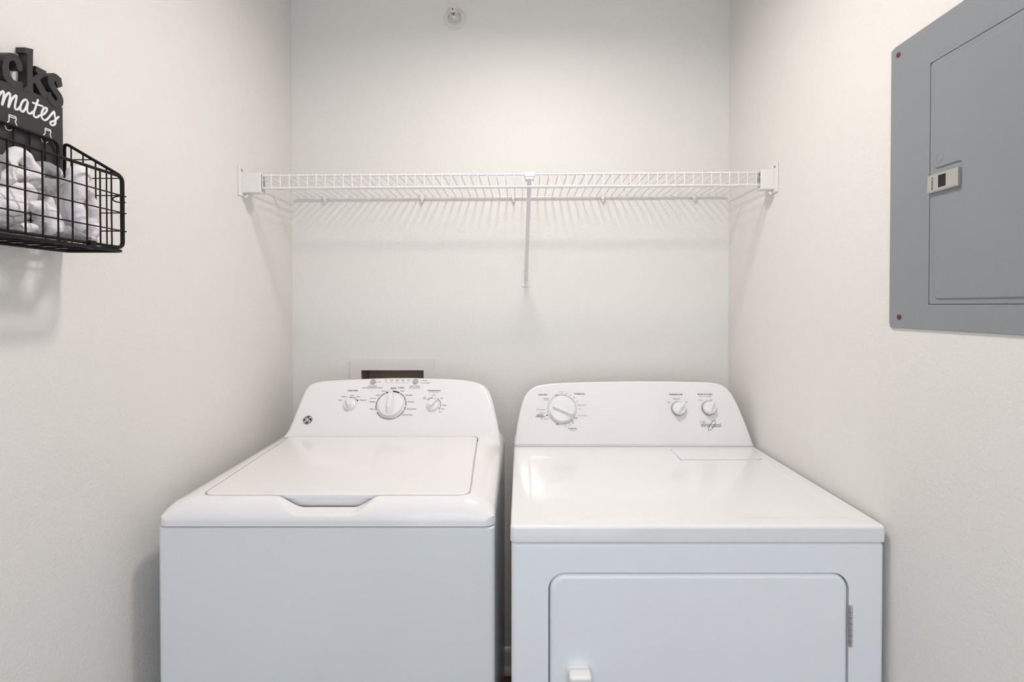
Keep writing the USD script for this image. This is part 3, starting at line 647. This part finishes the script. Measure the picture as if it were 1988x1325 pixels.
dpo = resample(rounded([(dA[0] + g, dB[1] + g), (UD1 - g, dB[1] + g), (UD1 - g, dA[1] - g), (dA[0] + g, dA[1] - g)], 0.002), 200)
lt, lb_ = pp.hit(1808, 340), pp.hit(1808, 375); lr = pp.hit(1866, 340)
LU0, LU1 = dA[0] + 0.001, lr[0]
LV0, LV1 = pp.hit(1808, 377)[1], pp.hit(1808, 342)[1]
pd = manif(pp.put(pillow(dpo, -0.0030, 0.0, 0.0006)))
inset = 0.0125
bead_out = rounded([(dA[0] + inset, dB[1] + 0.010), (UD1 - inset, dB[1] + 0.010), (UD1 - inset, dA[1] - 0.012), (dA[0] + inset, dA[1] - 0.012)], 0.010)
notch = Polygon(rounded([(dA[0] - 0.03, LV0 - 0.010), (LU1 + 0.004, LV0 - 0.010), (LU1 + 0.004, LV1 + 0.010), (dA[0] - 0.03, LV1 + 0.010)], 0.006))
bead_poly = Polygon(bead_out).difference(notch).buffer(-0.004).buffer(0.004)
bo = resample(np.array(bead_poly.exterior.coords)[:-1], 420)
bead = pp.put(pillow(bo, -0.001, 0.0026, 0.0024, n=6, split=True))
obj('door', join(pd, bead), 'panel_paint', panel, smooth=False, label='raised grey door of the breaker panel')
# latch
lt_o = [(LU0, LV0), (LU1, LV0), (LU1, LV1), (LU0, LV1)]
s0, s1 = pp.hit(1828, 350), pp.hit(1843, 350)
sv0, sv1 = LV0 + 0.20 * (LV1 - LV0), LV1 - 0.14 * (LV1 - LV0)
lat = manif(pp.put(pillow(resample(rounded(lt_o, 0.0008), 100), -0.002, 0.0062, 0.0022, n=3))) - manif(pp.put(extrude(sbox(s0[0], sv0, s1[0], sv1), 0.02, 0.0005)))
latch = obj('latch', lat, 'latch_metal', panel, label='silver slide latch of the breaker panel', smooth=20)
obj('latch_slot', pp.put(extrude(sbox(s0[0] + 0.0001, sv0 + 0.0001, s1[0] - 0.0001, sv1 - 0.0001), 0.0054, 0.0002)), 'slot_black', latch, smooth=False)
# the worn vertical print on the latch is not readable in the photo: a row of small strokes of its size
vt_, ft_ = join(*[bx(-0.0013, 0.0013, y_ - h_, y_ + h_, 0.0, 0.0002) for y_, h_ in ((-0.0098, .0011), (-0.0070, .0009), (-0.0043, .0007), (-0.0019, .0008), (0.0004, .0007), (0.0028, .0010), (0.0053, .0006), (0.0094, .0011))])
uu = pp.hit(1816.5, 358)
obj('latch_lettering', pp.put((vt_ + [uu[0], (LV0 + LV1) / 2, 0.0063], ft_)), 'print_grey', latch, smooth=False)
cc = pp.hit(1826.5, 306)
obj('door_dimple', pp.put(mv(lathe([(0.0060, 0.0025), (0.0085, 0.0025), (0.0085, 0.0030), (0.0060, 0.0030), (0.0060, 0.0025)], 32), cc[0] - 0.0005, cc[1], 0)), 'panel_paint', panel)
for px, py in ((1744.5, 106.5), (1745.5, 616)):
    c = pp.hit(px, py)
    obj('screw', pp.put(mv(lathe([(0, -0.001), (0.0052, -0.001), (0.0052, 0.0008), (0.0040, 0.0016), (0.0012, 0.0018), (0.001, 0.0006), (0, 0.0006)], 24), c[0], c[1], 0)), 'screw_brown', panel, label='small rusty brown screw of the panel frame')

# ------------------------------------------------------------------ cut-out sign on the left wall
ST = 0.014
XSG = XL + ST + 0.0005
sgp = Plane((XSG, 0, 0), (0, 1, 0), (0, 0, 1))                 # u along +y, n points into the room
Z1 = 300 / 1988.0
zs = lambda x_, y_: sgp.hit(x_ * Z1, 60 + y_ * Z1)
sign = thing('wall_sign', 'black cut-out sign with white script lettering on the left wall', 'sign', (XL, 0.75, at_x(60, 335, XSG)[2]))
rgt = zs(805, 985)
bot = at_x(60, 338, XSG)[2]
lead = [zs(0, 632), zs(60, 652), zs(120, 672), zs(250, 715), zs(330, 738), zs(450, 800), zs(560, 845), zs(640, 890), zs(720, 935), zs(780, 962), zs(786, 985), rgt]
board = Polygon([(0.60, bot), (rgt[0], bot)] + [tuple(p) for p in lead[::-1]] + [(0.60, lead[0][1] + 0.0)]).buffer(0)
obj('board', sgp.put(extrude(board, ST, -ST)), 'sign_black', sign, smooth=False)
let_c = [(290, 500), (286, 440), (262, 380), (225, 322), (180, 290), (125, 280), (75, 310), (42, 380), (28, 470), (36, 560), (62, 620), (100, 668), (150, 720), (250, 760), (300, 700), (292, 680), (276, 652), (225, 652), (172, 632), (132, 560), (112, 470), (118, 410), (146, 378), (180, 380), (204, 420), (216, 470), (238, 510), (268, 522)]
let_k = [(318, 212), (370, 224), (425, 236), (420, 300), (418, 600), (485, 548), (455, 522), (457, 452), (592, 520), (588, 576), (548, 600), (508, 632), (592, 780), (640, 800), (640, 880), (540, 850), (520, 810), (440, 660), (420, 690), (424, 800), (300, 770), (322, 715), (346, 724), (350, 300), (318, 284)]
NL = [0]
def letter(poly_px, name='cut_letter'):
    NL[0] += 1
    p = Polygon([zs(*q_) for q_ in poly_px]).buffer(0).buffer(0.0006).buffer(-0.0006)
    return obj(name, sgp.put(extrude(p, ST + 0.0003 * NL[0], -ST)), 'sign_black', sign, smooth=False)
letter(let_c); letter(let_k)
scl = [zs(*q_) for q_ in cr([(755, 665), (735, 615), (690, 592), (655, 625), (662, 695), (715, 780), (762, 850), (768, 915), (735, 950), (690, 930), (650, 880)], 8)]
sw = np.linalg.norm(zs(620, 650) - zs(695, 650))
s_sh = LineString(scl).buffer(sw * 0.5)
s_sh = s_sh.union(Polygon([zs(*q_) for q_ in ((758, 598), (782, 608), (797, 716), (740, 735), (728, 690))])).union(Polygon([zs(*q_) for q_ in ((608, 795), (650, 788), (668, 900), (630, 905))]))
obj('cut_letter', sgp.put(extrude(s_sh.buffer(0), ST + 0.0009, -ST)), 'sign_black', sign, smooth=False)
cu = zs(150, 470); hgt_c = zs(150, 285)[1] - zs(150, 700)[1]
o_ring = affinity.translate(affinity.scale(Point(0, 0).buffer(1, 24).difference(affinity.scale(Point(0, 0).buffer(1, 24), 0.42, 0.62)), 0.0190, hgt_c * 0.5), cu[0] - 0.040, cu[1] + 0.002)
obj('cut_letter', sgp.put(extrude(o_ring, ST + 0.0012, -ST)), 'sign_black', sign, smooth=False)
# white script "mates": one ribbon per letter
SCR = [[(-70, 985), (-40, 880), (15, 790), (45, 785), (40, 860), (25, 950), (60, 860), (105, 800), (128, 830), (105, 980), (150, 880), (195, 835), (210, 850), (190, 960), (195, 1005), (225, 1010), (262, 970)],
       [(350, 910), (330, 885), (290, 905), (262, 965), (262, 1020), (290, 1040), (325, 1000), (355, 920), (345, 990), (355, 1050), (385, 1065), (420, 1040)],
       [(485, 890), (455, 980), (430, 1060), (440, 1105), (475, 1110), (505, 1090)],
       [(420, 925), (470, 945), (545, 972)],
       [(505, 1090), (560, 1070), (600, 1020), (590, 990), (555, 1005), (530, 1060), (535, 1120), (570, 1150), (610, 1130), (650, 1080)],
       [(650, 1085), (690, 1040), (700, 1100), (710, 1150), (705, 1195), (675, 1215), (645, 1200), (650, 1170), (690, 1160), (750, 1105)]]
wpx = 0.0031
for k_, s_ in enumerate(SCR):
    pts = [zs(*q_) for q_ in cr(s_, 8)]
    obj('script_lettering', sgp.put(extrude(LineString(pts).buffer(wpx / 2), 0.0005 + 0.00008 * k_, 0.0)), 'sign_white', sign, smooth=False)
def icon(polys, w=0.0015):
    sh = union_all([LineString([zs(*q_) for q_ in pl]).buffer(w / 2) for pl in polys])
    obj('sock_icon', sgp.put(extrude(sh, 0.0005, 0.0)), 'sign_white', sign, smooth=False)
def zi(x_, y_): return (x_ / 6.495 / Z1, (198 + y_ / 6.495 - 60) / Z1)
ic = [[zi(*q_) for q_ in pl] for pl in ([(112, 160), (195, 187), (200, 212), (115, 184), (112, 160), (110, 240), (84, 266)], [(198, 190), (203, 225), (190, 246), (211, 302)], [(60, 296), (74, 338), (115, 362), (166, 344)])]
icon(ic)
icon([[zi(*q_) for q_ in pl] for pl in ([(568, 330), (632, 352), (638, 374), (572, 350), (568, 330), (566, 398), (537, 428)], [(634, 355), (640, 388), (628, 410), (648, 466)], [(520, 466), (532, 500), (566, 520), (604, 504)])])

# ------------------------------------------------------------------ wire basket
XBF, XBB, YE, YS = -0.690, XSG + 0.005, at_x(236, 345, -0.690)[1], 0.565
ZBT, ZBB = at_x(236, 343.5, XBF)[2], at_x(236, 481, XBF)[2]
ZBK = at_y(120, 277, YE)[2]
basket = thing('wire_basket', 'black wire grid basket full of socks on the left wall', 'basket', ((XBF + XBB) / 2, (YE + YS) / 2, ZBB))
RW, RR = 0.00125, 0.0026
def wire(pts, r=RW, name='wire', sides=7, closed=False): return obj(name, tube(pts, r, sides, closed), 'black_wire', basket)
wire(fillet([(XBF, YS, ZBB), (XBF, YE, ZBB), (XBF, YE, ZBT), (XBF, YS, ZBT)], 0.010, True), RR, 'rim', 8, True)
YBP, ZBP = at_x(113, 290, XBB)[1], at_x(87, 267, XBB)[2]
wire(fillet([(XBB, YS, ZBB), (XBB, YBP, ZBB), (XBB, YBP, ZBP), (XBB, YS, ZBP)], 0.012, True), RR, 'rim', 8, True)
XSB = XL + 0.0055
for y, nm in ((YE + 0.001, 'end_rim'), (YS - 0.001, 'end_rim')):
    wire(fillet([(XBF + 0.001, y, ZBB), (XBF + 0.001, y, ZBT), (XSB, y, ZBK), (XSB, y, ZBB)], 0.010, True), RR, nm, 8, True)
px_list = (11.8, 46, 80, 110, 138, 166, 192, 214)
ys_ = [at_x(p, 400, XBF)[1] for p in px_list]
y = ys_[0] - 0.0250
while y > YS + 0.01: ys_.insert(0, y); y -= 0.025
for y in ys_: wire([(XBF + 0.0022, y, ZBB - 0.001), (XBF + 0.0022, y, ZBT + 0.001)], RW)
zs_front = [at_x(235, p, XBF)[2] for p in (381, 414, 449)]
for z in zs_front: wire([(XBF + 0.0042, YS - 0.002, z), (XBF + 0.0042, YE + 0.004, z)], RW * 0.9)
for p in (46.5 + 0,): pass
xs_end = [at_y(p, 400, YE)[0] for p in (140, 163, 187, 208)]
def ztop_end(xx): return ZBT + (ZBK - ZBT) * (XBF - xx) / (XBF - XSB)
for y in (YE - 0.001, YS + 0.001):
    for xx in xs_end: wire([(xx, y, ZBB), (xx, y, ztop_end(xx))], RW * 0.9)
    for p in (310.6, 346.8, 380, 414, 449):
        z = at_y(170, p, YE)[2]
        x1 = XBF + 0.003 if z < ZBT else XBF - (z - ZBT) / (ZBK - ZBT) * (XBF - XSB)
        wire([(XSB - 0.001, y, z), (x1, y, z)], RW * 0.8)
for y in ys_:
    if y < YBP - 0.004: wire([(XBB - 0.002, y, ZBB), (XBB - 0.002, y, ZBP)], RW)
for z in np.linspace(ZBB + 0.035, ZBB + 0.11, 3): wire([(XBB - 0.004, YS, z), (XBB - 0.004, YBP, z)], RW * 0.9)
# bottom panel, hung a little lower by clips
ZL = ZBB - 0.0065
wire(fillet([(XBF + 0.004, YS + 0.004, ZL), (XBF + 0.004, YE - 0.003, ZL), (XSB + 0.006, YE - 0.003, ZL), (XSB + 0.006, YS + 0.004, ZL)], 0.010, True), RR, 'bottom_rim', 8, True)
for y in ys_: wire([(XBF + 0.004, y + 0.008, ZL + 0.002), (XSB + 0.006, y + 0.008, ZL + 0.002)], RW * 0.9)
for xx in np.linspace(XSB + 0.025, XBF - 0.02, 3): wire([(xx, YS + 0.004, ZL + 0.004), (xx, YE - 0.003, ZL + 0.004)], RW * 0.9)
for cy in (at_x(176, 473, XBF)[1], at_x(176, 473, XBF)[1] - 0.22):
    obj('clip', rbox(XBF - 0.004, XBF + 0.006, cy - 0.006, cy + 0.006, ZL - 0.003, ZBB + 0.004, 0.002, 8), 'black_wire', basket)
for cy in (0.745, 0.66):
    obj('clip', rbox(XSB + 0.001, XSB + 0.011, cy - 0.012, cy + 0.012, ZL - 0.004, ZBB + 0.003, 0.002, 8), 'black_wire', basket)
# lower-corner hook of the end panel
hk = at_y(222, 385, YE)
wire(cr([(XBF + 0.003, YE + 0.002, hk[2] + 0.004), (hk[0] + 0.001, YE + 0.002, hk[2] + 0.003), (hk[0] - 0.005, YE + 0.002, hk[2] - 0.001), (hk[0] + 0.002, YE + 0.002, hk[2] - 0.006), (XBF + 0.004, YE + 0.003, hk[2] - 0.007)], 6), RW * 0.9, 'hook')

# ------------------------------------------------------------------ socks in the basket
def sock(path, widths, thick, seed, label, grey=None, open_end=True):
    """A limp sock: an oval tube along path. grey: (t0, t1) ranges of the length that are grey terry patches."""
    P_ = cr(path, 12); n = 54; P_ = resample(P_, n, False)
    s = np.linspace(0, 1, n)
    w = np.interp(s, np.linspace(0, 1, len(widths)), widths)
    th = np.interp(s, np.linspace(0, 1, len(thick)), thick)
    capf = np.sqrt(np.clip(1 - ((s - 0.86) / 0.14).clip(0, 1) ** 2, 0.0004, 1)); w, th = w * capf, th * capf
    if not open_end:
        c2 = np.sqrt(np.clip(1 - ((0.14 - s) / 0.14).clip(0, 1) ** 2, 0.0004, 1)); w, th = w * c2, th * c2
    t = np.gradient(P_, axis=0); t /= np.linalg.norm(t, axis=1, keepdims=True)
    side = np.array([0.95, 0.0, 0.1]) + 0.25 * np.random.RandomState(seed).randn(3)
    A = []; a = np.cross(t[0], side); a /= np.linalg.norm(a)
    for k in range(n): a = a - t[k] * (a @ t[k]); a /= np.linalg.norm(a); A.append(a)
    A = np.array(A); B = np.cross(t, A); S = 32; ang = np.arange(S) * 2 * np.pi / S
    v = P_[:, None] + w[:, None, None] * np.cos(ang)[None, :, None] * A[:, None] + th[:, None, None] * np.sin(ang)[None, :, None] * B[:, None]
    nrm = np.cos(ang)[None, :, None] * A[:, None] + np.sin(ang)[None, :, None] * B[:, None]
    wr = (meshkit.fbm(v * 55.0, 3, seed) - 0.5) * 0.010 + (meshkit.fbm(v * 18.0, 2, seed + 9) - 0.5) * 0.010
    v = v + nrm * (wr * np.minimum(1, w / 0.012)[:, None])[:, :, None]
    v = np.clip(v, [XBB + 0.004, YS + 0.006, ZBB + 0.001], [XBF - 0.0015, YE - 0.0035, 9])
    i, j = np.meshgrid(np.arange(n - 1), np.arange(S), indexing='ij')
    quad = np.stack([i * S + j, i * S + (j + 1) % S, (i + 1) * S + (j + 1) % S, (i + 1) * S + j], -1)
    vv = v.reshape(-1, 3)
    low = vv[:, 2].min(); th_ = thing('sock', label, 'sock', (vv[:, 0].mean(), vv[:, 1].mean(), low), group='socks in the wire basket')
    mask = np.zeros(n - 1, bool)
    for g0, g1 in (grey or []): mask |= (s[:-1] >= g0) & (s[:-1] < g1)
    def sub(rows, closed_tip):
        f = quad[rows].reshape(-1, 4); f = np.vstack([f[:, [0, 1, 2]], f[:, [0, 2, 3]]])
        vs = vv
        caps = []
        if closed_tip[0]: caps.append([(len(vs), (q_ + 1) % S, q_) for q_ in range(S)]); vs = np.vstack([vs, v[0].mean(0)])
        if closed_tip[1]: b_ = (n - 1) * S; caps.append([(len(vs), b_ + q_, b_ + (q_ + 1) % S) for q_ in range(S)]); vs = np.vstack([vs, v[-1].mean(0)])
        f = np.vstack([f] + [np.array(c_) for c_ in caps])
        u, inv = np.unique(f, return_inverse=True)
        return vs[u], inv.reshape(-1, 3)
    wrows, grows = np.nonzero(~mask)[0], np.nonzero(mask)[0]
    if len(wrows): obj('sock_leg', sub(wrows, (0 in wrows, n - 2 in wrows)), 'sock_white', th_, smooth=True)
    if len(grows): obj('grey_patch', sub(grows, (0 in grows, n - 2 in grows)), 'sock_grey', th_, smooth=True, label='grey terry patch of the sock')
    return th_
def s3(px, py, X): return at_x(px, py, X)
xa, xb, xc = XBF - 0.022, XBF - 0.045, XBF - 0.064
sock([s3(-60, 395, xb), s3(-15, 350, xb), s3(22, 308, xb), s3(44, 300, xb), s3(66, 326, xb), s3(84, 345, xb)], [.022, .020, .017, .012, .011, .009], [.016, .016, .012, .010], 1, 'white sock peaking at the top of the pile near the sign')
sock([s3(20, 352, xc), s3(55, 340, xc), s3(80, 331, xc), s3(116, 338, xc)], [.012, .015, .015, .009], [.012] * 3, 2, 'grey-footed sock just under the sign, behind the top wire', grey=[(0.40, 0.84)])
sock([s3(-10, 385, xa), s3(25, 372, xa), s3(50, 372, xa), s3(85, 366, xa), s3(121, 352, xa)], [.012, .014, .016, .014, .005], [.010] * 4, 3, 'sock with a large grey pointed toe in the middle of the pile', grey=[(0.46, 1.0)])
sock([s3(-45, 340, xa), s3(-12, 325, xa), s3(4, 340, xa), s3(14, 362, xa)], [.022, .018, .016, .012], [.012] * 3, 4, 'white and grey sock at the left edge of the photo, upper part of the pile', grey=[(0.25, 0.55)])
sock([s3(-55, 400, xa), s3(-10, 392, xa), s3(18, 396, xa), s3(46, 402, xa)], [.018, .020, .020, .012], [.015] * 3, 5, 'bulging white sock in the lower left of the pile')
sock([s3(-50, 440, xa), s3(0, 428, xa), s3(32, 424, xa), s3(52, 420, xa)], [.010, .010, .009, .006], [.012] * 3, 6, 'mostly grey sock lying under the bulging white one', grey=[(0.2, 0.92)])
sock([s3(-30, 452, xa), s3(20, 445, xa), s3(45, 444, xa), s3(68, 442, xa)], [.008, .009, .010, .006], [.012] * 3, 7, 'flat sock at the bottom left with a white toe', grey=[(0.0, 0.58)])
sock([s3(52, 402, xa), s3(68, 398, xa), s3(86, 412, xa), s3(98, 436, xa), s3(92, 456, xa)], [.008, .010, .014, .017, .010], [.012] * 4, 8, 'curled white sock at the bottom centre of the pile')
sock([s3(62, 460, xa), s3(72, 445, xa), s3(78, 428, xa)], [.012, .012, .006], [.009] * 3, 13, 'small grey fold of a sock between the curled white sock and the flat one', grey=[(0.0, 0.9)])
sock([s3(128, 350, xb), s3(122, 380, xb), s3(120, 415, xb), s3(122, 450, xb)], [.010, .016, .018, .014], [.015] * 4, 9, 'broad white sock standing upright right of the grey toe')
sock([s3(158, 331, xb), s3(150, 345, xa), s3(146, 385, xa), s3(150, 425, xa), s3(152, 452, xa)], [.009, .012, .012, .013, .010], [.013] * 4, 10, 'long white sock hanging down in front at the right')
sock([s3(163, 368, xb), s3(170, 400, xb), s3(174, 435, xb), s3(180, 462, xa)], [.007, .012, .013, .008], [.014] * 4, 11, 'narrow white sock at the right end of the pile')
sock([s3(96, 452, xa), s3(122, 452, xa), s3(145, 458, xa), s3(184, 470, xa)], [.010, .011, .009, .005], [.012] * 3, 12, 'grey sock lying along the basket floor at the right', grey=[(0.0, 0.75)])
sock([s3(40, 350, xb), s3(70, 380, xb), s3(95, 410, xb), s3(100, 430, xb)], [.014, .022, .020, .014], [.012] * 3, 15, 'white sock behind the wires in the middle, under the grey toe')
sock([s3(5, 352, xb), s3(35, 342, xb), s3(62, 350, xb), s3(76, 362, xb)], [.014, .014, .012, .007], [.013] * 3, 16, 'white sock folded across the middle, above the big grey toe')
sock([(xb, 0.60, ZBB + 0.03), (xb, 0.64, ZBB + 0.045), (xb, 0.69, ZBB + 0.05)], [.024, .026, .02], [.03, .03, .026], 14, 'white sock deep inside the near end of the basket')
